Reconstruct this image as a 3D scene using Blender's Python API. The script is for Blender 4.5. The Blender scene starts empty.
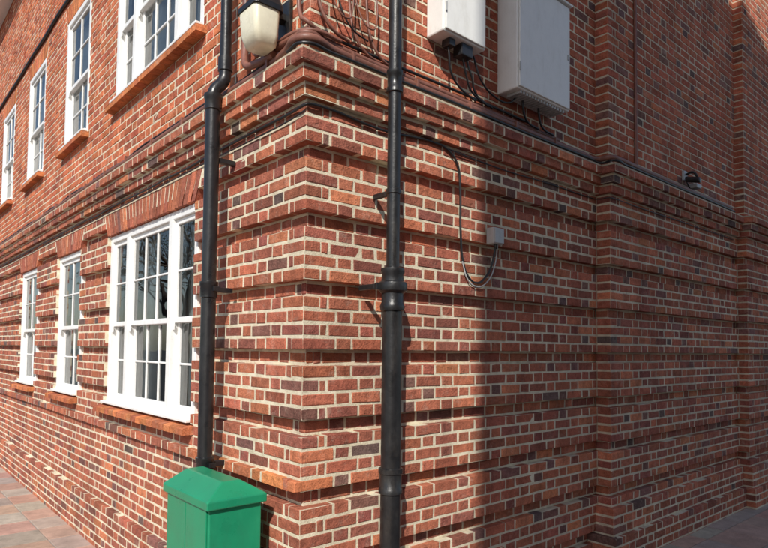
import bpy, math, random
from mathutils import Vector, Matrix
random.seed(7)
R = math.radians
scene = bpy.context.scene
COL = scene.collection

# ------------------------------------------------------------------ helpers
def link(o, parent=None):
    COL.objects.link(o)
    if parent: o.parent = parent
    return o

def empty(name):
    return link(bpy.data.objects.new(name, None))

def mesh_obj(name, V, F, mat, parent=None, cols=None, smooth=False, bevel=0):
    me = bpy.data.meshes.new(name)
    me.from_pydata(V, [], F)
    if cols is not None:
        a = me.attributes.new('bcol', 'FLOAT_COLOR', 'FACE')
        flat = []
        for c in cols: flat.extend((c[0], c[1], c[2], 1.0))
        a.data.foreach_set('color', flat)
    me.materials.append(mat)
    if smooth: me.polygons.foreach_set('use_smooth', [True]*len(me.polygons))
    me.update()
    o = bpy.data.objects.new(name, me)
    link(o, parent)
    if bevel:
        m = o.modifiers.new('bevel', 'BEVEL'); m.width = bevel; m.segments = 2; m.limit_method = 'ANGLE'
    return o

def box_geo(bs):
    V, F = [], []
    for (x0, x1, y0, y1, z0, z1) in bs:
        i = len(V)
        V += [(x0,y0,z0),(x1,y0,z0),(x1,y1,z0),(x0,y1,z0),(x0,y0,z1),(x1,y0,z1),(x1,y1,z1),(x0,y1,z1)]
        F += [(i,i+3,i+2,i+1),(i+4,i+5,i+6,i+7),(i,i+1,i+5,i+4),(i+1,i+2,i+6,i+5),(i+2,i+3,i+7,i+6),(i+3,i,i+4,i+7)]
    return V, F

def boxes(name, bs, mat, parent=None, bevel=0):
    V, F = box_geo(bs)
    return mesh_obj(name, V, F, mat, parent, bevel=bevel)

def revolve(name, prof, cx, cy, mat, parent=None, seg=28):
    V, F = [], []
    for z, r in prof:
        for k in range(seg):
            a = 2*math.pi*k/seg
            V.append((cx+r*math.cos(a), cy+r*math.sin(a), z))
    for i in range(len(prof)-1):
        for k in range(seg):
            a = i*seg+k; b = i*seg+(k+1) % seg
            F.append((a, b, b+seg, a+seg))
    o = mesh_obj(name, V, F, mat, parent, smooth=True)
    m = o.modifiers.new('es', 'EDGE_SPLIT'); m.split_angle = R(40)
    return o

def tube(name, pts, r, mat, parent=None, smooth=True, res=6):
    cu = bpy.data.curves.new(name, 'CURVE'); cu.dimensions = '3D'
    cu.bevel_depth = r; cu.bevel_resolution = 4; cu.use_fill_caps = True
    if smooth:
        sp = cu.splines.new('BEZIER'); sp.bezier_points.add(len(pts)-1)
        for b, p in zip(sp.bezier_points, pts):
            b.co = p; b.handle_left_type = 'AUTO'; b.handle_right_type = 'AUTO'
        sp.resolution_u = res
    else:
        sp = cu.splines.new('POLY'); sp.points.add(len(pts)-1)
        for b, p in zip(sp.points, pts): b.co = (*p, 1)
    cu.materials.append(mat)
    o = bpy.data.objects.new(name, cu)
    return link(o, parent)

# ------------------------------------------------------------------ materials
def new_mat(name):
    m = bpy.data.materials.new(name); m.use_nodes = True
    nt = m.node_tree; b = nt.nodes['Principled BSDF']
    return m, nt, b
def N(nt, t, **kw):
    n = nt.nodes.new(t)
    for k, v in kw.items(): setattr(n, k, v)
    return n
def ramp(nt, src, stops):
    r = N(nt, 'ShaderNodeValToRGB')
    cr = r.color_ramp
    while len(cr.elements) > 1: cr.elements.remove(cr.elements[0])
    cr.elements[0].position = stops[0][0]; cr.elements[0].color = stops[0][1]
    for p, c in stops[1:]:
        e = cr.elements.new(p); e.color = c
    nt.links.new(src, r.inputs['Fac']); return r
def g(v): return (v, v, v, 1)
def noise(nt, co, scale, detail=4, rough=.55, mapping=None):
    n = N(nt, 'ShaderNodeTexNoise'); n.inputs['Scale'].default_value = scale
    n.inputs['Detail'].default_value = detail; n.inputs['Roughness'].default_value = rough
    if mapping:
        mp = N(nt, 'ShaderNodeMapping'); mp.inputs['Scale'].default_value = mapping
        nt.links.new(co, mp.inputs['Vector']); co = mp.outputs['Vector']
    nt.links.new(co, n.inputs['Vector']); return n
def mix(nt, a, b, fac, mode='MIX'):
    m = N(nt, 'ShaderNodeMix', data_type='RGBA', blend_type=mode)
    for sock, v in ((m.inputs[0], fac), (m.inputs[6], a), (m.inputs[7], b)):
        if hasattr(v, 'is_output'): nt.links.new(v, sock)
        else: sock.default_value = v
    return m.outputs[2]
def bump(nt, bsdf, h, dist, strength=1.0, prev=None):
    b = N(nt, 'ShaderNodeBump'); b.inputs['Distance'].default_value = dist; b.inputs['Strength'].default_value = strength
    nt.links.new(h, b.inputs['Height'])
    if prev: nt.links.new(prev.outputs[0], b.inputs['Normal'])
    nt.links.new(b.outputs[0], bsdf.inputs['Normal']); return b

def brick_material():
    m, nt, b = new_mat('brick')
    co = N(nt, 'ShaderNodeTexCoord').outputs['Object']
    at = N(nt, 'ShaderNodeAttribute'); at.attribute_name = 'bcol'
    c = at.outputs['Color']
    n1 = noise(nt, co, 22, 4, .65)
    c = mix(nt, c, ramp(nt, n1.outputs['Fac'], [(.25, g(.62)), (.5, g(1)), (.75, g(1.3))]).outputs[0], 1.0, 'MULTIPLY')
    n2 = noise(nt, co, 110, 3, .7)
    c = mix(nt, c, ramp(nt, n2.outputs['Fac'], [(.3, g(.66)), (.55, g(1.0)), (.75, g(1.25))]).outputs[0], .9, 'MULTIPLY')
    n3 = noise(nt, co, 9, 5, .75)
    f3 = ramp(nt, n3.outputs['Fac'], [(.55, g(0)), (.72, g(.42))])
    c = mix(nt, c, (.50, .36, .28, 1), f3.outputs[0])
    n4 = noise(nt, co, 1.0, 4, .6, (5, 5, .9))
    f4 = ramp(nt, n4.outputs['Fac'], [(.3, g(.66)), (.6, g(1.06))])
    c = mix(nt, c, f4.outputs[0], .8, 'MULTIPLY')
    nt.links.new(c, b.inputs['Base Color'])
    b.inputs['Roughness'].default_value = .9
    b.inputs['Specular IOR Level'].default_value = .18
    p = bump(nt, b, n2.outputs['Fac'], .005, .9)
    bump(nt, b, n1.outputs['Fac'], .012, .9, p)
    return m

def mortar_material():
    m, nt, b = new_mat('mortar')
    tc = N(nt, 'ShaderNodeTexCoord'); co = tc.outputs['Object']
    n1 = noise(nt, co, 14, 5, .7)
    c = ramp(nt, n1.outputs['Fac'], [(.3, (.52, .44, .31, 1)), (.5, (.72, .64, .47, 1)), (.7, (.80, .73, .57, 1))]).outputs[0]
    sx = N(nt, 'ShaderNodeSeparateXYZ'); nt.links.new(co, sx.inputs[0])
    n5 = noise(nt, co, 1.3, 3)
    ad = N(nt, 'ShaderNodeMath', operation='ADD'); nt.links.new(n5.outputs['Fac'], ad.inputs[0])
    mr = N(nt, 'ShaderNodeMapRange'); mr.inputs[1].default_value = 0; mr.inputs[2].default_value = 3.5; mr.inputs[3].default_value = -.18; mr.inputs[4].default_value = .2
    nt.links.new(sx.outputs[0], mr.inputs[0]); nt.links.new(mr.outputs[0], ad.inputs[1])
    f = ramp(nt, ad.outputs[0], [(.48, g(0)), (.85, g(.65))])
    c = mix(nt, c, (.38, .29, .21, 1), f.outputs[0])
    n4 = noise(nt, co, 1.0, 4, .6, (5, 5, .9))
    c = mix(nt, c, ramp(nt, n4.outputs['Fac'], [(.3, g(.7)), (.6, g(1.03))]).outputs[0], .8, 'MULTIPLY')
    nt.links.new(c, b.inputs['Base Color']); b.inputs['Roughness'].default_value = .95
    n2 = noise(nt, co, 140, 3, .7)
    bump(nt, b, n2.outputs['Fac'], .005, .9)
    return m

def simple(name, col, rough=.6, metal=0, var=.15, bscale=60, bdist=.001, nscale=12, spec=.5, dirt=None, dirtamt=.5):
    m, nt, b = new_mat(name)
    co = N(nt, 'ShaderNodeTexCoord').outputs['Object']
    n1 = noise(nt, co, nscale, 5, .65)
    c = mix(nt, (*col, 1), ramp(nt, n1.outputs['Fac'], [(.3, g(1-var)), (.7, g(1+var))]).outputs[0], 1.0, 'MULTIPLY')
    if dirt:
        n3 = noise(nt, co, nscale*.35, 6, .75, (3, 3, 1))
        c = mix(nt, c, (*dirt, 1), ramp(nt, n3.outputs['Fac'], [(.5, g(0)), (.72, g(dirtamt))]).outputs[0])
    nt.links.new(c, b.inputs['Base Color'])
    r2 = ramp(nt, n1.outputs['Fac'], [(.3, g(max(0, rough-.1))), (.7, g(min(1, rough+.1)))])
    nt.links.new(r2.outputs[0], b.inputs['Roughness'])
    b.inputs['Metallic'].default_value = metal
    b.inputs['Specular IOR Level'].default_value = spec
    n2 = noise(nt, co, bscale, 3)
    bump(nt, b, n2.outputs['Fac'], bdist, .7)
    return m

M_brick = brick_material()
M_mortar = mortar_material()
M_white = simple('white_window_paint', (.80, .80, .78), .35, var=.04, dirt=(.45, .42, .36), dirtamt=.25)
M_black = simple('black_pipe_paint', (.012, .012, .013), .36, var=.3, bscale=90, bdist=.0012, dirt=(.07, .06, .05), dirtamt=.35)
M_blackpl = simple('black_plastic', (.014, .014, .016), .33, var=.2, dirt=(.06, .055, .05), dirtamt=.25)
M_brown = simple('brown_conduit_paint', (.20, .080, .055), .5, var=.25, bscale=80, bdist=.001, dirt=(.09, .05, .04), dirtamt=.6)
M_grey = simple('grey_plastic', (.42, .43, .43), .45, var=.08, dirt=(.2, .18, .15), dirtamt=.4)
M_cab = simple('cabinet_grp', (.80, .80, .77), .42, var=.03, dirt=(.50, .47, .40), dirtamt=.3)
M_green = simple('green_paint', (.012, .235, .115), .33, var=.10, bscale=200, bdist=.0003, nscale=5, dirt=(.03, .16, .09), dirtamt=.5)
M_dkgreen = simple('green_seam', (.006, .09, .05), .5)
M_cream = simple('cream_diffuser', (.74, .70, .54), .3, var=.05, dirt=(.4, .36, .24), dirtamt=.35)
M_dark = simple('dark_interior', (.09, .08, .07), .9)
M_curtain = simple('net_curtain', (.80, .79, .75), .9, var=.1)
M_roof = simple('roof_tile', (.14, .07, .05), .8, var=.3)
M_asphalt = simple('asphalt', (.05, .05, .052), .9, var=.3, bscale=150, bdist=.004, nscale=3)
M_kerb = simple('kerb_stone', (.30, .29, .27), .85, var=.2, bscale=80, bdist=.002)
M_bark = simple('bark', (.09, .07, .055), .9, var=.4, bscale=40, bdist=.01)
M_leaf = simple('leaf', (.07, .10, .03), .6, var=.4)
M_lead = simple('mortar_flaunching', (.46, .39, .28), .85, var=.25, bscale=50, bdist=.006)

def glass_material():
    m = bpy.data.materials.new('window_glass'); m.use_nodes = True
    nt = m.node_tree; nt.nodes.clear()
    out = N(nt, 'ShaderNodeOutputMaterial'); mx = N(nt, 'ShaderNodeMixShader')
    tr = N(nt, 'ShaderNodeBsdfTransparent'); tr.inputs[0].default_value = (.86, .89, .87, 1)
    gl = N(nt, 'ShaderNodeBsdfGlossy'); gl.inputs['Roughness'].default_value = .01; gl.inputs[0].default_value = (.95, .95, .95, 1)
    fr = N(nt, 'ShaderNodeFresnel'); fr.inputs[0].default_value = 1.9
    co = N(nt, 'ShaderNodeTexCoord').outputs['Object']
    n = noise(nt, co, 2.0, 2)
    bp = N(nt, 'ShaderNodeBump'); bp.inputs['Distance'].default_value = .01; bp.inputs['Strength'].default_value = .25
    nt.links.new(n.outputs['Fac'], bp.inputs['Height']); nt.links.new(bp.outputs[0], gl.inputs['Normal'])
    nt.links.new(fr.outputs[0], mx.inputs[0]); nt.links.new(tr.outputs[0], mx.inputs[1]); nt.links.new(gl.outputs[0], mx.inputs[2])
    nt.links.new(mx.outputs[0], out.inputs[0]); return m
M_glass = glass_material()

def slab_material():
    m, nt, b = new_mat('paving_slab')
    co = N(nt, 'ShaderNodeTexCoord').outputs['Object']
    at = N(nt, 'ShaderNodeAttribute'); at.attribute_name = 'bcol'
    n1 = noise(nt, co, 6, 6, .7); n2 = noise(nt, co, 120, 3, .7)
    c = mix(nt, at.outputs['Color'], ramp(nt, n1.outputs['Fac'], [(.3, g(.72)), (.7, g(1.2))]).outputs[0], 1., 'MULTIPLY')
    c = mix(nt, c, ramp(nt, n2.outputs['Fac'], [(.3, g(.8)), (.7, g(1.15))]).outputs[0], 1., 'MULTIPLY')
    nt.links.new(c, b.inputs['Base Color']); b.inputs['Roughness'].default_value = .9
    bump(nt, b, n2.outputs['Fac'], .003, .7); return m
M_slab = slab_material()

# ------------------------------------------------------------------ bricks
Z0 = 1.735; CH = .075
class Geo:
    def __init__(s): s.V, s.F, s.C = [], [], []
    def brick(s, ax, s0, s1, f, depth, z0, z1, col, top=None):
        j = lambda a=.0024: random.uniform(-a, a)
        c = .0035
        f += random.uniform(-.0022, .0022)
        t0, t1 = top if top else (s0, s1)
        ring = [(s0+j(), z0+j()), (s1+j(), z0+j()), (t1+j(), z1+j()), (t0+j(), z1+j())]
        cs = sum(p[0] for p in ring)/4; cz = (z0+z1)/2
        sg = lambda v: 1 if v > 0 else -1
        inn = [(a+(-sg(a-cs))*(c+abs(j())), z+(-sg(z-cz))*(c*.8+abs(j(.0012)))) for a, z in ring]
        P = [(a, j(.001), z) for a, z in inn] + [(a, c*.8, z) for a, z in ring] + [(a, depth, z) for a, z in ring]
        i = len(s.V)
        for a, d, z in P:
            s.V.append((a, f+d, z) if ax == 'R' else (f+d, a, z))
        fs = [(i, i+1, i+2, i+3)]
        for k in range(4):
            k2 = (k+1) % 4
            fs.append((i+k, i+4+k, i+4+k2, i+k2)); fs.append((i+4+k, i+8+k, i+8+k2, i+4+k2))
        if ax == 'L': fs = [tuple(reversed(q)) for q in fs]
        s.F += fs; s.C += [col]*len(fs)
    def corner(s, x0, x1, y0, y1, z0, z1, col):
        c = .006; i = len(s.V)
        q = lambda: random.uniform(-.0022, .0022)
        x0 += q(); y0 += q()
        def ring(z, e):
            return [(x0+e+c+abs(q()), y0+e, z+q()), (x1, y0+e, z+q()), (x1, y1, z), (x0+e, y1, z+q()), (x0+e, y0+e+c+abs(q()), z+q())]
        for z, e in ((z0, c*.6), (z0+c, 0), (z1-c, 0), (z1, c*.6)): s.V += ring(z, e)
        fs = [(i+4, i+3, i+2, i+1, i), (i+15, i+16, i+17, i+18, i+19)]
        for r in range(3):
            for k in range(5):
                a = i+r*5+k; b = i+r*5+(k+1) % 5
                fs.append((a, b, b+5, a+5))
        s.F += fs; s.C += [col]*len(fs)

def jit(c, a=.18):
    k = 1+random.uniform(-a, a)
    return tuple(max(.005, v*k*(1+random.uniform(-.05, .05))) for v in c)
LOW = [((.41,.135,.080),5), ((.46,.150,.085),4), ((.35,.115,.074),4), ((.29,.100,.072),2), ((.53,.185,.095),1.6), ((.23,.105,.085),.8), ((.16,.098,.086),.15)]
LOWH = [((.41,.135,.080),4), ((.35,.115,.074),4), ((.29,.098,.072),2), ((.21,.105,.088),.9), ((.15,.098,.086),.4)]
UPL = [((.50,.140,.070),5), ((.56,.17,.078),4), ((.44,.122,.065),3), ((.37,.105,.064),1)]
UPR = [((.47,.140,.080),5), ((.41,.122,.072),4), ((.52,.165,.085),2), ((.25,.12,.095),.5)]
UPRH = [((.43,.127,.075),4), ((.24,.12,.10),1.0), ((.17,.105,.095),.45), ((.34,.115,.075),2)]
ORG = [((.60,.21,.085),4), ((.52,.17,.08),3), ((.45,.14,.075),1)]
def pick(pal): return jit(random.choices([p[0] for p in pal], [p[1] for p in pal])[0])
def colour(ax, s, z, header):
    if z > 3.3:
        if ax == 'L': return pick(UPL)
        return pick(UPRH if header else UPR)
    if ax == 'L' and s < 1.3 and .98 < z < 1.06: return pick(ORG)
    return pick(LOWH if header else LOW)

def subtract(a, b, ex):
    segs = [(a, b)]
    for e0, e1 in ex:
        out = []
        for u, v in segs:
            if e1 <= u or e0 >= v: out.append((u, v)); continue
            if e0 > u: out.append((u, e0))
            if e1 < v: out.append((e1, v))
        segs = out
    return segs

G = Geo()
mort = []

WLOW = [(1.40, 3.36, 3), (4.29, 5.27, 1), (6.35, 7.38, 1), (9.3, 10.3, 1), (11.4, 12.4, 1)]
WUP = [(1.40, 3.36, 3), (4.29, 5.27, 1), (6.35, 7.38, 1), (8.45, 9.45, 1), (10.6, 11.6, 1)]
NL0, NL1 = -7, 14
NU0, NU1 = 31, 52
NTOP = 78
NBOT = -26
GD = -.055

def proj(seg, n):
    if n >= 21: return -.03
    if n == 20: return .105
    if n == 19: return .075
    if n == 18: return .04
    if seg in ('B', 'C'):
        if n <= -21: return .085
        if n <= -18: return .045
    if seg == 'L2':
        if n <= -20: return .045
        if n < -10: return 0
    if n == -10 and seg in ('L1', 'L2'): return .035
    if n % 5 == 4: return GD
    return 0

def excl(seg, n, mortar=False):
    ex = []
    if seg != 'L2': return ex
    for W, a, b in ((WLOW, NL0, NL1), (WUP, NU0, NU1)):
        for y0, y1, _ in W:
            if a <= n < b: ex.append((y0, y1))
            elif not mortar and b <= n < b+3:
                e = .025+.04*(n-b+.5); ex.append((y0-e, y1+e))
            elif n == a-1: ex.append((y0-.06, y1+.06))
    return ex

def items(kind, start):
    s = start
    if kind == 'H':
        yield (s, s+.1125, True); s += .1125
        yield (s, s+.05625, True); s += .05625
    while True:
        yield (s, s+.225, False); s += .225
        yield (s, s+.1125, True); s += .1125

def jt(n): return .0155 if n < 21 else .012
def row(ax, base, seg, n, lo, hi, origin, kind, skip_first=False, endcap=None):
    p = proj(seg, n); j = jt(n)
    z0 = Z0+CH*n+j/2; z1 = z0+CH-j
    sh = -p if p > .02 else 0
    ex = excl(seg, n)
    first = True
    for a, b, hd in items(kind, origin+sh):
        if a >= hi: break
        if first:
            first = False
            if skip_first: continue
            if endcap is not None:
                c = colour(ax, a, z0, hd)
                G.corner(origin-p, b-j, base-p, base+endcap, z0, z1, c)
                continue
        for u, v in subtract(max(a, lo), min(b, hi), ex):
            if v-u < .03: continue
            vv = v-j if (v == b or v == hi) else v
            G.brick(ax, u, vv, base-p, .10, z0, z1, colour(ax, u, z0, hd))

RC = .003
def mortar(ax, base, seg, n, lo, hi, depth, start_p=False):
    p = proj(seg, n); q = p-RC
    up = proj(seg, n+1); dn = proj(seg, n-1)
    z0 = Z0+CH*n; z1 = z0+CH
    if dn < p-.001: z0 += .009
    if dn > p+.001: z0 -= .008
    if up < p-.001: z1 -= .009
    if up > p+.001: z1 += .008
    a0 = lo-q if start_p else lo
    for u, v in subtract(a0, hi, excl(seg, n, True)):
        if ax == 'R': mort.append((u, v, base-q, base+depth, z0, z1))
        else: mort.append((-q, depth, u, v, z0, z1))

YB, YC = -.12, -.22
XB, XC, XE = 3.0, 5.95, 13.0
for n in range(NBOT, NTOP):
    par = n % 2
    pr, pl = proj('A', n), proj('L1', n)
    j = jt(n)
    z0 = Z0+CH*n+j/2; z1 = z0+CH-j
    shr = -pr if pr > .02 else 0; shl = -pl if pl > .02 else 0
    col = colour('R' if n < 21 or par else 'L', 5, z0, False)
    if n == -10: col = pick(ORG)
    if par == 0: G.corner(-pl, shr+.225-j, -pr, shl+.1025, z0, z1, col)
    else: G.corner(-pl, shr+.1025, -pr, shl+.225-j, z0, z1, col)
    ext = .075 if pr < -.04 else (.045 if pr < 0 else 0)
    row('R', 0, 'A', n, -1, XB+ext, 0, 'S' if par == 0 else 'H', True)
    row('R', YB, 'B', n, -1, XC+ext, XB, 'S' if par == 0 else 'H', False, endcap=.17)
    row('R', YC, 'C', n, -1, XE, XC, 'H' if par == 0 else 'S', False, endcap=.15)
    kl = 'H' if par == 0 else 'S'
    SP = 1.08
    if abs(proj('L1', n)-proj('L2', n)) < .001:
        row('L', 0, 'L2', n, -1, 14, 0, kl, True)
    else:
        row('L', 0, 'L1', n, -1, SP, 0, kl, True)
        row('L', 0, 'L2', n, SP, 14, 0, kl, False)
    mortar('R', 0, 'A', n, 0, XB+.02+ext, .30, True)
    mortar('R', YB, 'B', n, XB, XC+.02+ext, .17, True)
    mortar('R', YC, 'C', n, XC, XE, .17, True)
    mortar('L', 0, 'L1', n, .30, SP, .30)
    mortar('L', 0, 'L2', n, SP, 14, .30)

for W, b in ((WLOW, NL1), (WUP, NU1)):
    zb = Z0+CH*b; zt = zb+3*CH
    for y0, y1, _ in W:
        k = int(round((y1-y0)/.075))
        for i in range(k):
            a, c = y0+(y1-y0)*i/k, y0+(y1-y0)*(i+1)/k
            e0, e1 = y0-.115, y1+.115
            ta, tc = e0+(e1-e0)*i/k, e0+(e1-e0)*(i+1)/k
            G.brick('L', a+.006, c-.006, -.0 if b == NL1 else .028, .12, zb+.002, zt-.007, pick(ORG if b == NU1 else LOW), top=(ta+.006, tc-.006))
for W, a, pp in ((WLOW, NL0, .075), (WUP, NU0, .05)):
    zt = Z0+CH*a
    for y0, y1, _ in W:
        s = y0-.055
        while s < y1+.05:
            e = min(s+.115, y1+.055)
            c = pick(ORG); i = len(G.V); f = -pp+random.uniform(-.002, .002)
            ya, yb = s+.003, e-.003
            zb = zt-.07
            G.V += [(f, ya, zb), (f, yb, zb), (.14, yb, zb), (.14, ya, zb), (f, ya, zt-.028), (f, yb, zt-.028), (.14, yb, zt+.006), (.14, ya, zt+.006), (f+.006, ya, zt-.022), (f+.006, yb, zt-.022)]
            fs = [(i, i+3, i+2, i+1), (i, i+1, i+5, i+4), (i+4, i+5, i+9, i+8), (i+8, i+9, i+6, i+7), (i, i+4, i+8, i+7, i+3), (i+1, i+2, i+6, i+9, i+5)]
            G.F += fs; G.C += [c]*len(fs)
            s = e

bld = empty('brick_building')
mesh_obj('brickwork', G.V, G.F, M_brick, bld, G.C)
boxes('mortar_joints', mort, M_mortar, bld)
boxes('sill_bedding', [(-.06 if a < 0 else -.035, .13, y0-.05, y1+.05, Z0+CH*a-.066, Z0+CH*a-.034) for W, a in ((WLOW, NL0), (WUP, NU0)) for y0, y1, _ in W], M_mortar, bld)
zt = Z0+CH*21
def flaunch():
    V, F = [], []
    o, q = .098, -.034
    P = [(-o, 14), (-o, -o), (XB-o, -o), (XB-o, YB-o), (XC-o, YB-o), (XC-o, YC-o), (XE, YC-o)]
    Q = [(-q, 14), (-q, -q), (XB-q, -q), (XB-q, YB-q), (XC-q, YB-q), (XC-q, YC-q), (XE, YC-q)]
    for (a, b), (c, d) in zip(P, Q):
        V.extend([(a, b, zt-.004), (a, b, zt+.008), (c, d, zt+.038)])
    for i in range(len(P)-1):
        k = 3*i
        F += [(k, k+3, k+4, k+1), (k+1, k+4, k+5, k+2)]
    mesh_obj('cornice_flaunching', V, F, M_lead, bld)
flaunch()
ZT = Z0+CH*NTOP
boxes('eaves', [(-.30, 13, -.45, .28, ZT, ZT+.16), (-.30, .28, .281, 14, ZT, ZT+.16)], M_white, bld, .01)
mesh_obj('roof', [(-.35,-.5,ZT+.162),(13,-.5,ZT+.162),(13,6,ZT+3.6),(6,6,ZT+3.6),(6,14,ZT+3.6),(-.35,14,ZT+.162),(13,14,ZT+.162)],
         [(0,1,2,3),(0,3,4,5),(3,2,6,4)], M_roof, bld)
boxes('light_block_core', [(1.3, 12.9, .4, 13.9, -.2, ZT-.01)], M_dark, bld)  # solid dark block added inside the hollow shell against light leaks

# ------------------------------------------------------------------ windows
def window(idx, y0, y1, z0, z1, kind):
    e = empty('window' if idx == 0 else 'window.%03d' % idx); e.parent = bld
    xf = .030
    fr, gl = [], []
    w = .06
    fr += [(xf, xf+.11, y0, y0+w, z0, z1), (xf, xf+.11, y1-w, y1, z0, z1), (xf, xf+.11, y0+w, y1-w, z1-w, z1), (xf-.02, xf+.11, y0+w, y1-w, z0, z0+.055)]
    fr += [(xf-.06, xf-.002, y0+.004, y1-.004, z0+.008, z0+.03)]
    def sash(a, b, cols):
        zm = z0+(z1-z0)*.47
        for (c, d, x, rows) in ((zm-.02, z1-w, xf+.022, 2), (z0+.055, zm+.02, xf+.052, 2)):
            s = .042
            fr.extend([(x, x+.035, a, a+s, c, d), (x, x+.035, b-s, b, c, d), (x, x+.035, a+s, b-s, d-s, d), (x, x+.035, a+s, b-s, c, c+s)])
            ga, gb, gc, gd = a+s, b-s, c+s, d-s
            for k in range(1, cols):
                yy = ga+(gb-ga)*k/cols; fr.append((x+.004, x+.026, yy-.008, yy+.008, gc, gd))
            for k in range(1, rows):
                zz = gc+(gd-gc)*k/rows
                for m_ in range(cols):
                    u = ga+(gb-ga)*m_/cols+(.0085 if m_ else 0); v = ga+(gb-ga)*(m_+1)/cols-(.0085 if m_ < cols-1 else 0)
                    fr.append((x+.005, x+.025, u, v, zz-.008, zz+.008))
            gl.append((x+.017, ga-.005, gb+.005, gc-.005, gd+.005))
        for yy in (a+.002, b-.032): fr.append((xf+.012, xf+.021, yy, yy+.03, zm-.075, zm-.021))
    if kind == 3:
        W = y1-y0-2*w; m_ = .075; sw = (W-2*m_)*.235
        a = y0+w; sash(a, a+sw, 1); fr.append((xf-.004, xf+.115, a+sw, a+sw+m_, z0+.055, z1-w))
        b = a+sw+m_; c = y1-w-sw-m_; sash(b, c, 3); fr.append((xf-.004, xf+.115, c, c+m_, z0+.055, z1-w)); sash(c+m_, y1-w, 1)
    else: sash(y0+w, y1-w, 2)
    boxes('frame', fr, M_white, e, .004)
    V, F = [], []
    for x, a, b, c, d in gl:
        i = len(V); V += [(x, a, c), (x, b, c), (x, b, d), (x, a, d)]; F.append((i, i+3, i+2, i+1))
    mesh_obj('glazing', V, F, M_glass, e)
    def curtain(a, b, zb, zt_, x):
        V, F = [], []; n = max(8, int((b-a)/.012))
        for i in range(n+1):
            t = a+(b-a)*i/n; d = .018*math.sin(t*70)+.01*math.sin(t*31)
            V.extend([(x+d, t, zb), (x+d*.8, t, zt_)])
        for i in range(n): F.append((2*i, 2*i+2, 2*i+3, 2*i+1))
        mesh_obj('curtain', V, F, M_curtain, e, smooth=True)
    ww = (y1-y0)
    curtain(y0+.05, y0+ww*.28, z0+.05, z1-.04, .175); curtain(y1-ww*.42, y1-.05, z0+.05, z1-.04, .175)
    if idx % 3 != 0: curtain(y0+.05, y1-.05, z0+.05, z0+(z1-z0)*.48, .22)
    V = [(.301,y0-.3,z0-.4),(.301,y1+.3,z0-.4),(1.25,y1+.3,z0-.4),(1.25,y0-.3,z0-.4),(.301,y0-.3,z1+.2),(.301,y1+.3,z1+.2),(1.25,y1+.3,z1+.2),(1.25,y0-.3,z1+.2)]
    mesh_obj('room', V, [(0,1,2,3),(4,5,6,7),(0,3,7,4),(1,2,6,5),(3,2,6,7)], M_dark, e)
i = 0
for y0, y1, k in WLOW: window(i, y0, y1, Z0+CH*NL0, Z0+CH*NL1, k); i += 1
for y0, y1, k in WUP: window(i, y0, y1, Z0+CH*NU0, Z0+CH*NU1, k); i += 1

# ------------------------------------------------------------------ ground
def zg(x):
    t = min(1, max(0, x/3.5)); return -.11*(1-t)
def slabs():
    V, F, C = [], [], []
    S = .42; a = .004
    pinks = [(.44,.27,.205), (.41,.25,.19), (.46,.30,.23)]; greys = [(.39,.31,.255), (.36,.29,.24), (.42,.34,.28)]
    for ix in range(-12, 32):
        for iy in range(-12, 34):
            x, y = ix*S+.1, iy*S+.05
            if x > .2 and y > .2: continue
            pk = ((ix+iy) % 2 == 0) if random.random() < .6 else random.random() < .6
            c = jit(random.choice(pinks if pk else greys), .08)
            i = len(V); dz = random.uniform(-.0015, .0015)
            for dx, dy, ee, z in ((0,0,0,-.02),(1,0,0,-.02),(1,1,0,-.02),(0,1,0,-.02),(0,0,0,-.003),(1,0,0,-.003),(1,1,0,-.003),(0,1,0,-.003),(0,0,1,0),(1,0,1,0),(1,1,1,0),(0,1,1,0)):
                px = x+(S-a if dx else a)+(ee*.004*(-1 if dx else 1)); py = y+(S-a if dy else a)+(ee*.004*(-1 if dy else 1))
                V.append((px, py, zg(px)+z+dz))
            fs = [(i+8,i+9,i+10,i+11)]
            for q in (0, 4):
                for k in range(4):
                    k2 = (k+1) % 4; fs.append((i+q+k, i+q+k2, i+q+4+k2, i+q+4+k))
            F += fs; C += [c]*len(fs)
    return mesh_obj('pavement', V, F, M_slab, None, C)
pav = slabs()
xs = [-4.94, 0, 3.5, 13.5]
V, F = [], []
for x in xs: V += [(x, -4.99, zg(x)-.009), (x, 14.3, zg(x)-.009)]
for i in range(3): F.append((2*i, 2*i+2, 2*i+3, 2*i+1))
mesh_obj('pavement_bed', V, F, M_kerb, pav)
kb = []
x = -5.08
while x < 13.4: kb.append((x+.003, x+.91, -5.13, -4.995, -.35, zg(x)-.004)); x += .915
y = -4.99
while y < 14: kb.append((-5.08, -4.945, y+.003, y+.91, -.35, -.114)); y += .915
boxes('kerb', kb, M_kerb, None, .012)
mesh_obj('ground', [(-300,-300,-.25),(300,-300,-.25),(300,300,-.25),(-300,300,-.25)], [(0,1,2,3)], M_asphalt)

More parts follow.
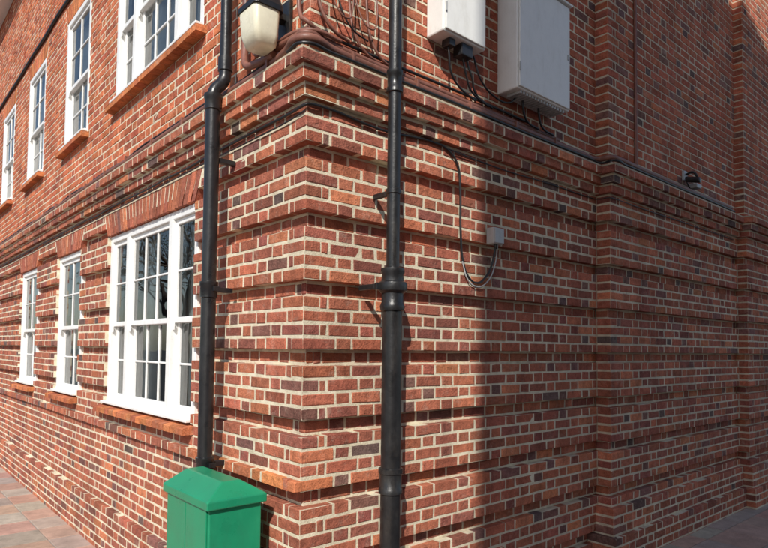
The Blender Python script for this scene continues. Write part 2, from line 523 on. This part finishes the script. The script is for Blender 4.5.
# ------------------------------------------------------------------ drainpipe on the right wall (cast iron)
dp = empty('drainpipe')
cx, cy = .479, -.172
revolve('lower_pipe', [(-.1, .056), (2.0, .056)], cx, cy, M_black, dp)
revolve('socket', [(1.96,.056),(1.965,.067),(1.985,.071),(2.0,.067),(2.01,.062),(2.06,.062),(2.075,.080),(2.10,.084),(2.12,.080),(2.13,.064),(2.165,.060),(2.18,.068),(2.20,.066),(2.21,.038)], cx, cy, M_black, dp)
revolve('upper_pipe', [(2.2, .0375), (7.4, .0375)], cx, cy, M_black, dp)
for k, z in enumerate((3.20, 4.4, 5.6)):
    revolve('collar_%d' % k, [(z,.0375),(z+.005,.047),(z+.03,.047),(z+.036,.042),(z+.10,.042),(z+.106,.047),(z+.13,.047),(z+.135,.0375)], cx, cy, M_black, dp)
revolve('collar_low', [(.95,.056),(.955,.066),(.98,.066),(.985,.062),(1.06,.062),(1.065,.068),(1.09,.068),(1.095,.056)], cx, cy, M_black, dp)
revolve('collar_mid', [(2.62,.0375),(2.625,.044),(2.65,.044),(2.655,.0375)], cx, cy, M_black, dp)
boxes('ears', [(cx-.115, cx-.05, cy+.0, cy+.022, 2.075, 2.115), (cx+.05, cx+.115, cy+.0, cy+.022, 2.075, 2.115),
               (cx-.115, cx-.095, cy+.023, -.01, 2.08, 2.11), (cx+.095, cx+.115, cy+.023, -.01, 2.08, 2.11),
               (cx-.012, cx+.012, cy+.037, -.005, 2.62, 2.65)], M_black, dp, .004)

# ------------------------------------------------------------------ drainpipe on left wall
dl = empty('drainpipe.001')
cx, cy = -.152, .818
ux = -.075
revolve('lower_pipe', [(-.15, .045), (3.30, .045)], cx, cy, M_blackpl, dl)
for k, z in enumerate((.98, 2.05, 3.22)):
    revolve('collar_%d' % k, [(z,.045),(z+.004,.052),(z+.07,.052),(z+.076,.056),(z+.1,.056),(z+.104,.045)], cx, cy, M_blackpl, dl)
tube('swan_neck', [(cx, cy, 3.28), (cx+.004, cy, 3.34), (ux-.006, cy, 3.44), (ux, cy, 3.50)], .039, M_blackpl, dl)
revolve('upper_pipe', [(3.47, .036), (7.4, .036)], ux, cy, M_blackpl, dl)
for k, z in enumerate((3.49, 4.5, 5.6)):
    revolve('upper_collar_%d' % k, [(z,.036),(z+.004,.046),(z+.09,.046),(z+.094,.036)], ux, cy, M_blackpl, dl)
boxes('clips', [(cx+.03, .0, cy-.02, cy+.02, z, z+.03) for z in (1.02, 2.09, 2.9)] + [(cx-.0, cx+.04, cy-.070, cy+.070, z, z+.03) for z in (1.02, 2.09)], M_blackpl, dl, .003)

# ------------------------------------------------------------------ black cable under the cornice
def run(z, x0, x1, o, wob=.006, step=.45, ax='R', base=0):
    pts = []; n = max(2, int(abs(x1-x0)/step))
    for i in range(n+1):
        s = x0+(x1-x0)*i/n; zz = z+random.uniform(-wob, wob)
        pts.append((s, base-o, zz) if ax == 'R' else (-o, s, zz))
    return pts
cb = empty('electrical_cable')
pts = run(3.045, 13, .12, .012, .006, .35, 'L') + [(-.016, -.002, 3.05), (-.004, -.016, 3.055), (.18, -.014, 3.065), (.38, -.014, 3.05), (.60, -.014, 3.048), (.80, -.014, 3.068), (.96, -.014, 3.075), (1.09, -.014, 3.06),
       (1.185, -.016, 2.98), (1.215, -.014, 2.83), (1.225, -.012, 2.55), (1.255, -.012, 2.33), (1.31, -.014, 2.235), (1.39, -.016, 2.205), (1.475, -.02, 2.25), (1.535, -.03, 2.35), (1.555, -.045, 2.48)]
tube('cable', pts, .0075, M_black, cb)
pts2 = run(3.01, 13, .15, .010, .004, .4, 'L') + [(-.014, -.0, 3.02)]
tube('cable_thin', pts2, .0045, M_black, cb)
tube('cable_return', [(1.575, -.045, 2.48), (1.56, -.03, 2.33), (1.50, -.02, 2.225), (1.40, -.016, 2.18), (1.30, -.014, 2.22), (1.245, -.012, 2.34)], .0045, M_grey, cb)
tube('cable_right', [(1.09, -.02, 3.062), (1.4, -.014, 3.05)] + run(3.05, 1.7, 2.85, .012) + [(2.965, -.03, 3.05), (2.975, -.12, 3.05), (3.05, -.134, 3.05)] + run(3.05, 3.4, 5.8, .012, base=YB), .0045, M_black, cb)
tube('high_cable', run(5.93, 13, .25, -.012, .012, .6, 'L'), .020, M_black, cb)

eb = empty('junction_box')
boxes('body', [(1.50, 1.61, -.072, -.004, 2.485, 2.60)], M_grey, eb, .008)
boxes('lid', [(1.506, 1.604, -.080, -.0725, 2.491, 2.594)], M_grey, eb, .003)
revolve('gland', [(2.455, .011), (2.468, .014), (2.486, .014)], 1.555, -.045, M_blackpl, eb)

# ------------------------------------------------------------------ brown conduits along top of cornice
cd = empty('conduit_pipes')
zc = Z0+CH*21+.045
tube('main_right', [(-.06, .10, zc+.02), (-.085, -.03, zc+.02), (-.04, -.085, zc+.02), (.12, -.06, zc+.02)] + run(zc+.02, .5, 2.7, .045, .003) + [(2.90, -.06, zc+.02), (2.93, -.16, zc+.02), (3.05, -.18, zc+.02)] + run(zc+.02, 3.4, 5.6, .05, .003, base=YB), .024, M_brown, cd)
tube('second_right', [(-.03, .5, zc+.09), (-.035, .05, zc+.085), (-.02, -.02, zc+.08), (.1, -.01, zc+.08)] + run(zc+.078, .5, 2.4, .0, .004), .019, M_brown, cd)
tube('third_right', run(zc+.13, .06, 2.0, -.012, .006), .009, M_black, cd)
tube('black_right', [(-.09, .06, zc-.02), (-.085, -.085, zc-.02)] + run(zc-.018, .1, 2.75, .09, .004) + [(2.90, -.10, zc-.02), (2.90, -.20, zc-.02)] + run(zc-.018, 3.1, 5.6, .09, .004, base=YB), .009, M_black, cd)
tube('main_left', run(zc+.015, 13, .25, .045, .004, .6, 'L') + [(-.06, .10, zc+.02)], .022, M_brown, cd)
tube('second_left', run(zc+.065, 13, .6, -.005, .005, .7, 'L'), .014, M_brown, cd)
tube('cable_left', run(zc+.10, 13, .15, -.015, .012, .4, 'L'), .008, M_black, cd)
tube('loom_left', [(-.02, .67, 7.3), (-.02, .67, 3.9), (-.025, .66, 3.62), (-.05, .60, 3.47), (-.06, .45, 3.42), (-.06, .25, 3.40)], .022, M_brown, cd)
tube('loom_left_b', [(-.005, .60, 7.3), (-.005, .60, 3.8), (-.02, .57, 3.6), (-.04, .50, 3.50), (-.04, .3, 3.47), (-.03, .02, 3.46), (.02, -.03, 3.46), (.2, -.03, 3.46)], .012, M_brown, cd)
tube('riser_a', [(-.008, .08, 7.3), (-.008, .08, 3.75), (-.02, .04, 3.55), (-.02, -.02, 3.5), (.1, -.01, 3.46), (.3, 0, 3.43)], .012, M_brown, cd)
for k, (x, zb, r, m) in enumerate(((.06, 3.55, .010, M_brown), (.20, 3.60, .005, M_black), (.29, 3.50, .008, M_brown), (.42, 3.50, .008, M_brown))):
    tube('riser_%d' % k, [(x, .018, 7.3), (x+.01, .018, 4.4), (x, .015, zb+.25), (x+.03, -.005, zb+.05), (x+.10, -.012, zb-.03), (x+.22, -.0, zb-.05)], r, m, cd)
for k, x in enumerate((.14, .32)):
    tube('loop_%d' % k, [(x, .01, 3.9), (x+.02, -.03, 3.66), (x+.09, -.045, 3.60), (x+.14, -.03, 3.68), (x+.15, .01, 3.95)], .005, M_brown, cd)
tube('riser_far', [(3.50, YB+.018, 7.3), (3.50, YB+.018, 3.42)], .014, M_brown, cd, smooth=False)
clips = []
for s in [.3+.6*k for k in range(20)]:
    clips.append((-.075, .03, s, s+.02, zc-.02, zc+.045))
for s in [.25+.5*k for k in range(5)]: clips.append((s, s+.02, -.078, .03, zc-.02, zc+.05))
boxes('saddles', clips, M_brown, cd, .003)

# ------------------------------------------------------------------ meter cabinets
def cabinet(name, x0, x1, z0, z1, d, vents):
    e = empty(name); yb = .03
    boxes('body', [(x0, x1, -d, yb, z0, z1)], M_cab, e, .010)
    boxes('door', [(x0+.012, x1-.012, -d-.014, -d-.001, z0+.012, z1-.012)], M_cab, e, .005)
    boxes('hood', [(x0-.01, x1+.01, -d-.03, yb, z1+.001, z1+.016)], M_cab, e, .004)
    boxes('hinges_lock', [(x0+.004, x0+.016, -d-.022, -d-.0142, z0+.12, z0+.18), (x0+.004, x0+.016, -d-.022, -d-.0142, z1-.18, z1-.12), (x1-.05, x1-.032, -d-.020, -d-.0142, (z0+z1)/2-.02, (z0+z1)/2+.02)], M_grey, e, .002)
    if vents:
        vb = []; k = x0+.05
        while k < x1-.04: vb.append((k, k+.018, -d+.01, -.02, z0-.022, z0-.001)); k += .036
        boxes('vent_louvres', vb, M_grey, e, .002)
    return e
cabinet('meter_cabinet', 1.657, 2.32, 3.60, 4.42, .15, True)
c1 = cabinet('meter_cabinet.001', .93, 1.34, 3.76, 4.75, .12, False)
boxes('cable_entry', [(1.02, 1.08, -.09, -.02, 3.71, 3.759), (1.13, 1.24, -.10, -.02, 3.68, 3.759)], M_blackpl, c1, .006)
for k, x in enumerate((1.04, 1.18, 1.22)):
    tube('tail_%d' % k, [(x, -.05, 3.76), (x+.01, -.06, 3.66), (x+.03+.02*k, -.05, 3.58), (x+.12, -.03, 3.51), (x+.32, -.02, 3.455)], .007, M_black, c1)
tube('link_cable', [(1.30, -.05, 3.74), (1.38, -.05, 3.60), (1.55, -.04, 3.53), (1.70, -.05, 3.53), (1.78, -.06, 3.60)], .007, M_black, c1)
c2 = bpy.data.objects['meter_cabinet']
for k in range(2):
    x = 1.84+.2*k
    tube('tail_%d' % k, [(x, -.06, 3.60), (x+.01, -.06, 3.52), (x+.08, -.04, 3.46), (x+.25, -.03, 3.44)], .008, M_black, c2)

# ------------------------------------------------------------------ bulkhead flood light at the corner
fl = empty('floodlight')
def loft(name, rings, mat, parent, bevel=0, smooth=False):
    V, F = [], []; n = len(rings[0])
    for r in rings: V += r
    for i in range(len(rings)-1):
        for k in range(n):
            a = i*n+k; b = i*n+(k+1) % n; F.append((a, b, b+n, a+n))
    F.append(tuple(reversed(range(n)))); F.append(tuple(range(len(V)-n, len(V))))
    return mesh_obj(name, V, F, mat, parent, bevel=bevel, smooth=smooth)
def rrect(cx, cy, hx, hy, z, rad, k=5, tilt=0):
    pts = []
    for qx, qy, a0 in ((1,1,0),(-1,1,90),(-1,-1,180),(1,-1,270)):
        for i in range(k+1):
            a = R(a0+90*i/k); x = cx+qx*(hx-rad)+rad*math.cos(a); y = cy+qy*(hy-rad)+rad*math.sin(a)
            pts.append((x, y, z+tilt*(x-cx)))
    return pts
Lx, Ly = -.15, .26
loft('diffuser', [rrect(Lx+.02, Ly, .045, .062, 3.405, .025), rrect(Lx+.012, Ly, .062, .080, 3.415, .03), rrect(Lx+.004, Ly, .074, .092, 3.47, .03), rrect(Lx, Ly, .082, .100, 3.60, .03), rrect(Lx+.005, Ly, .078, .098, 3.615, .03)], M_cream, fl, smooth=True)
loft('housing', [rrect(Lx+.005, Ly, .092, .110, 3.606, .03), rrect(Lx+.005, Ly, .092, .110, 3.635, .03), rrect(Lx+.02, Ly, .07, .095, 3.675, .03), rrect(Lx+.03, Ly, .05, .07, 3.69, .02)], M_black, fl)
boxes('bracket', [(-.08, .03, Ly-.03, Ly+.03, 3.61, 3.65), (.005, .029, Ly-.06, Ly+.06, 3.53, 3.73)], M_black, fl, .004)

# ------------------------------------------------------------------ small security camera on far wall
sc = empty('security_camera')
boxes('plate', [(4.50, 4.58, YB+.005, YB+.029, 3.50, 3.60)], M_grey, sc, .004)
tube('arm', [(4.54, YB+.01, 3.56), (4.54, YB-.07, 3.57), (4.56, YB-.10, 3.52)], .012, M_black, sc)
loft('body', [[(4.50+.03*math.cos(R(a)), YB-.02-.12*t, 3.50-.03*t+.03*math.sin(R(a))) for a in range(0, 360, 30)] for t in (-.05, .0, .5, 1, 1.05)], M_black, sc, smooth=True)
tube('lead', [(4.54, YB+.01, 3.52), (4.62, YB-.01, 3.42), (4.74, YB-.02, 3.40)], .006, M_black, sc)
boxes('lens_hood', [(4.60, 4.72, YB-.08, YB+.0, 3.43, 3.475)], M_grey, sc, .01)

# ------------------------------------------------------------------ green utility cabinet
gb = empty('utility_cabinet')
x0, x1, y0, y1 = -.425, -.105, .180, .735
zb, ze = -.12, .975
boxes('body', [(x0+.012, x1-.012, y0+.012, y1-.012, zb, ze-.012)], M_green, gb, .006)
boxes('doors', [(x0+.003, x0+.0115, y0+.03, (y0+y1)/2-.003, zb+.06, ze-.05), (x0+.003, x0+.0115, (y0+y1)/2+.003, y1-.03, zb+.06, ze-.05)], M_green, gb, .002)
boxes('door_gap', [(x0+.0095, x0+.0118, (y0+y1)/2-.0025, (y0+y1)/2+.0025, zb+.06, ze-.05)], M_dkgreen, gb)
xm = (x0+x1)/2
e = .010
ring0 = [(x0-e, y0-e), (x1+e, y0-e), (x1+e, y1+e), (x0-e, y1+e)]
V = [(a, b, ze-.045) for a, b in ring0]+[(a, b, ze) for a, b in ring0]+[(xm+.05, y0+.07, ze+.075), (xm+.05, y1-.03, ze+.075), (xm-.05, y0+.07, ze+.075), (xm-.05, y1-.03, ze+.075)]
F = [(0,3,2,1),(0,1,5,4),(1,2,6,5),(2,3,7,6),(3,0,4,7),(4,5,8,10),(5,6,9,8),(6,7,11,9),(7,4,10,11),(8,9,11,10)]
mesh_obj('lid', V, F, M_green, gb, bevel=.006)
boxes('plinth', [(x0+.02, x1-.02, y0+.02, y1-.02, -.2, zb-.001)], M_kerb, gb)
revolve('lock', [(0,.0),(0,.014),(.006,.014),(.006,.0)], 0, 0, M_grey, gb)
lk = bpy.data.objects['lock']; lk.rotation_euler = (0, -math.pi/2, 0); lk.location = (x0+.002, (y0+y1)/2-.05, .6)

# ------------------------------------------------------------------ neighbouring house across the street (casts the shade)
SX, SY, EL = -.74, -.673, 40.0
def house_mat():
    m, nt, b = new_mat('house_brick')
    co = N(nt, 'ShaderNodeTexCoord').outputs['Object']
    sx = N(nt, 'ShaderNodeSeparateXYZ'); nt.links.new(co, sx.inputs[0])
    ad = N(nt, 'ShaderNodeMath', operation='ADD'); nt.links.new(sx.outputs[0], ad.inputs[0]); nt.links.new(sx.outputs[1], ad.inputs[1])
    cb_ = N(nt, 'ShaderNodeCombineXYZ'); nt.links.new(ad.outputs[0], cb_.inputs[0]); nt.links.new(sx.outputs[2], cb_.inputs[1])
    bt = N(nt, 'ShaderNodeTexBrick'); nt.links.new(cb_.outputs[0], bt.inputs['Vector'])
    bt.inputs['Scale'].default_value = 1; bt.inputs['Brick Width'].default_value = .225; bt.inputs['Row Height'].default_value = .075; bt.inputs['Mortar Size'].default_value = .005
    bt.inputs['Color1'].default_value = (.33,.12,.08,1); bt.inputs['Color2'].default_value = (.42,.17,.1,1); bt.inputs['Mortar'].default_value = (.4,.35,.28,1)
    nt.links.new(bt.outputs['Color'], b.inputs['Base Color']); b.inputs['Roughness'].default_value = .9
    return m
M_house = house_mat()
hs = empty('brick_house')
D = 7.0; dx = D*SX/abs(SY); dz = D/abs(SY)*math.tan(R(EL))
prof = [(1.42, -1-dz-.3), (1.42, 5.5), (3.9, 6.55), (10.5, 4.15), (10.5, -1-dz-.3)]
P = [(x+dx, z+dz) for x, z in prof]; P[0] = (P[0][0], -.3); P[-1] = (P[-1][0], -.3)
V = [(x, -D, z) for x, z in P]+[(x, -D-9, z) for x, z in P]
mesh_obj('walls', V, [(0,1,2,3,4),(9,8,7,6,5),(0,5,6,1),(3,8,9,4),(4,9,5,0)], M_house, hs)
mesh_obj('roof', [(P[1][0],-D,P[1][1]+.003),(P[2][0],-D,P[2][1]+.003),(P[3][0],-D,P[3][1]+.003),(P[1][0],-D-9,P[1][1]+.003),(P[2][0],-D-9,P[2][1]+.003),(P[3][0],-D-9,P[3][1]+.003)], [(0,1,4,3),(1,2,5,4)], M_roof, hs)
wb, wg = [], []
for fz in range(4):
    for fx in range(4):
        a = P[0][0]+.8+fx*2.1; z = 1.0+fz*2.9
        wb += [(a, a+1.1, -D+.001, -D+.05, z, z+.07), (a, a+1.1, -D+.001, -D+.05, z+1.5, z+1.57), (a, a+.07, -D+.001, -D+.05, z+.07, z+1.5), (a+1.03, a+1.1, -D+.001, -D+.05, z+.07, z+1.5), (a+.07, a+1.03, -D+.001, -D+.045, z+.76, z+.81)]
        wg.append((a+.05, a+1.05, -D+.002, -D+.02, z+.05, z+1.52))
boxes('window_frames', wb, M_white, hs); boxes('window_panes', wg, M_dark, hs)

# ------------------------------------------------------------------ bare street trees (seen reflected in the windows)
def tree(name, loc):
    e = empty(name); e.location = loc
    cu = bpy.data.curves.new('branches', 'CURVE'); cu.dimensions = '3D'; cu.bevel_depth = 1; cu.bevel_resolution = 1
    tips = []
    def grow(p, d, L, r, lev):
        pts = [(p.copy(), r)]
        n = 5
        for i in range(n):
            d = (d+Vector((random.gauss(0, .12), random.gauss(0, .12), random.gauss(.04, .06)))).normalized()
            p = p+d*L/n; pts.append((p.copy(), r*(1-.55*(i+1)/n)))
            if lev < 4 and i >= (2 if lev == 0 else 1):
                for _ in range(2 if lev < 2 else 1):
                    a = random.uniform(0, 6.28); t = d.orthogonal().normalized()
                    t.rotate(Matrix.Rotation(a, 3, d))
                    grow(p.copy(), (d*.75+t*.75).normalized(), L*random.uniform(.5, .72), r*(1-.55*(i+1)/n)*.62, lev+1)
        sp = cu.splines.new('POLY'); sp.points.add(len(pts)-1)
        for q, (c, rr) in zip(sp.points, pts): q.co = (*c, 1); q.radius = rr
        if lev >= 3: tips.append(p)
    grow(Vector((0, 0, 0)), Vector((0, 0, 1)), 5.0, .2, 0)
    cu.materials.append(M_bark); link(bpy.data.objects.new('branches', cu), e)
    V, F = [], []
    for t in tips:
        c = t+Vector((random.gauss(0, .15), random.gauss(0, .15), random.gauss(0, .15)))
        a = Vector((random.gauss(0, 1), random.gauss(0, 1), random.gauss(0, 1))).normalized(); b = a.orthogonal()
        i = len(V); V += [tuple(c-a*.05), tuple(c+b*.03), tuple(c+a*.05), tuple(c-b*.03)]; F.append((i, i+1, i+2, i+3))
    mesh_obj('leaves', V, F, M_leaf, e)
tree('bare_tree', (-6.2, 16.5, -.25))
tree('bare_tree.001', (-9.5, 24, -.25))

# ------------------------------------------------------------------ light
sd = bpy.data.lights.new('sun', 'SUN'); sd.energy = 5.0; sd.angle = R(.5); sd.color = (1, .96, .89)
so = link(bpy.data.objects.new('sun', sd))
ce = math.cos(R(EL)); h = math.hypot(SX, SY)
to_sun = Vector((SX/h*ce, SY/h*ce, math.sin(R(EL))))
so.rotation_euler = to_sun.to_track_quat('Z', 'Y').to_euler()
w = bpy.data.worlds.new('World'); scene.world = w; w.use_nodes = True
nt = w.node_tree; bg = nt.nodes['Background']
sky = nt.nodes.new('ShaderNodeTexSky'); sky.sky_type = 'NISHITA'; sky.sun_disc = False
sky.sun_elevation = R(EL); sky.sun_rotation = math.atan2(to_sun.x, to_sun.y)
nt.links.new(sky.outputs[0], bg.inputs[0]); bg.inputs[1].default_value = .14

# ------------------------------------------------------------------ camera
cam = bpy.data.cameras.new('camera'); co = link(bpy.data.objects.new('camera', cam))
cam.sensor_width = 36; cam.lens = 28.3; cam.clip_end = 1500; cam.clip_start = .05
cam.shift_y = .0645
co.matrix_world = Matrix.Translation((-1.78, -2.683, 1.75)) @ (Matrix.Rotation(R(48.8-90), 4, 'Z') @ Matrix.Rotation(R(92.4), 4, 'X') @ Matrix.Rotation(R(.65), 4, 'Z'))
scene.camera = co
scene.view_settings.view_transform = 'Standard'; scene.view_settings.look = 'None'; scene.view_settings.exposure = 0
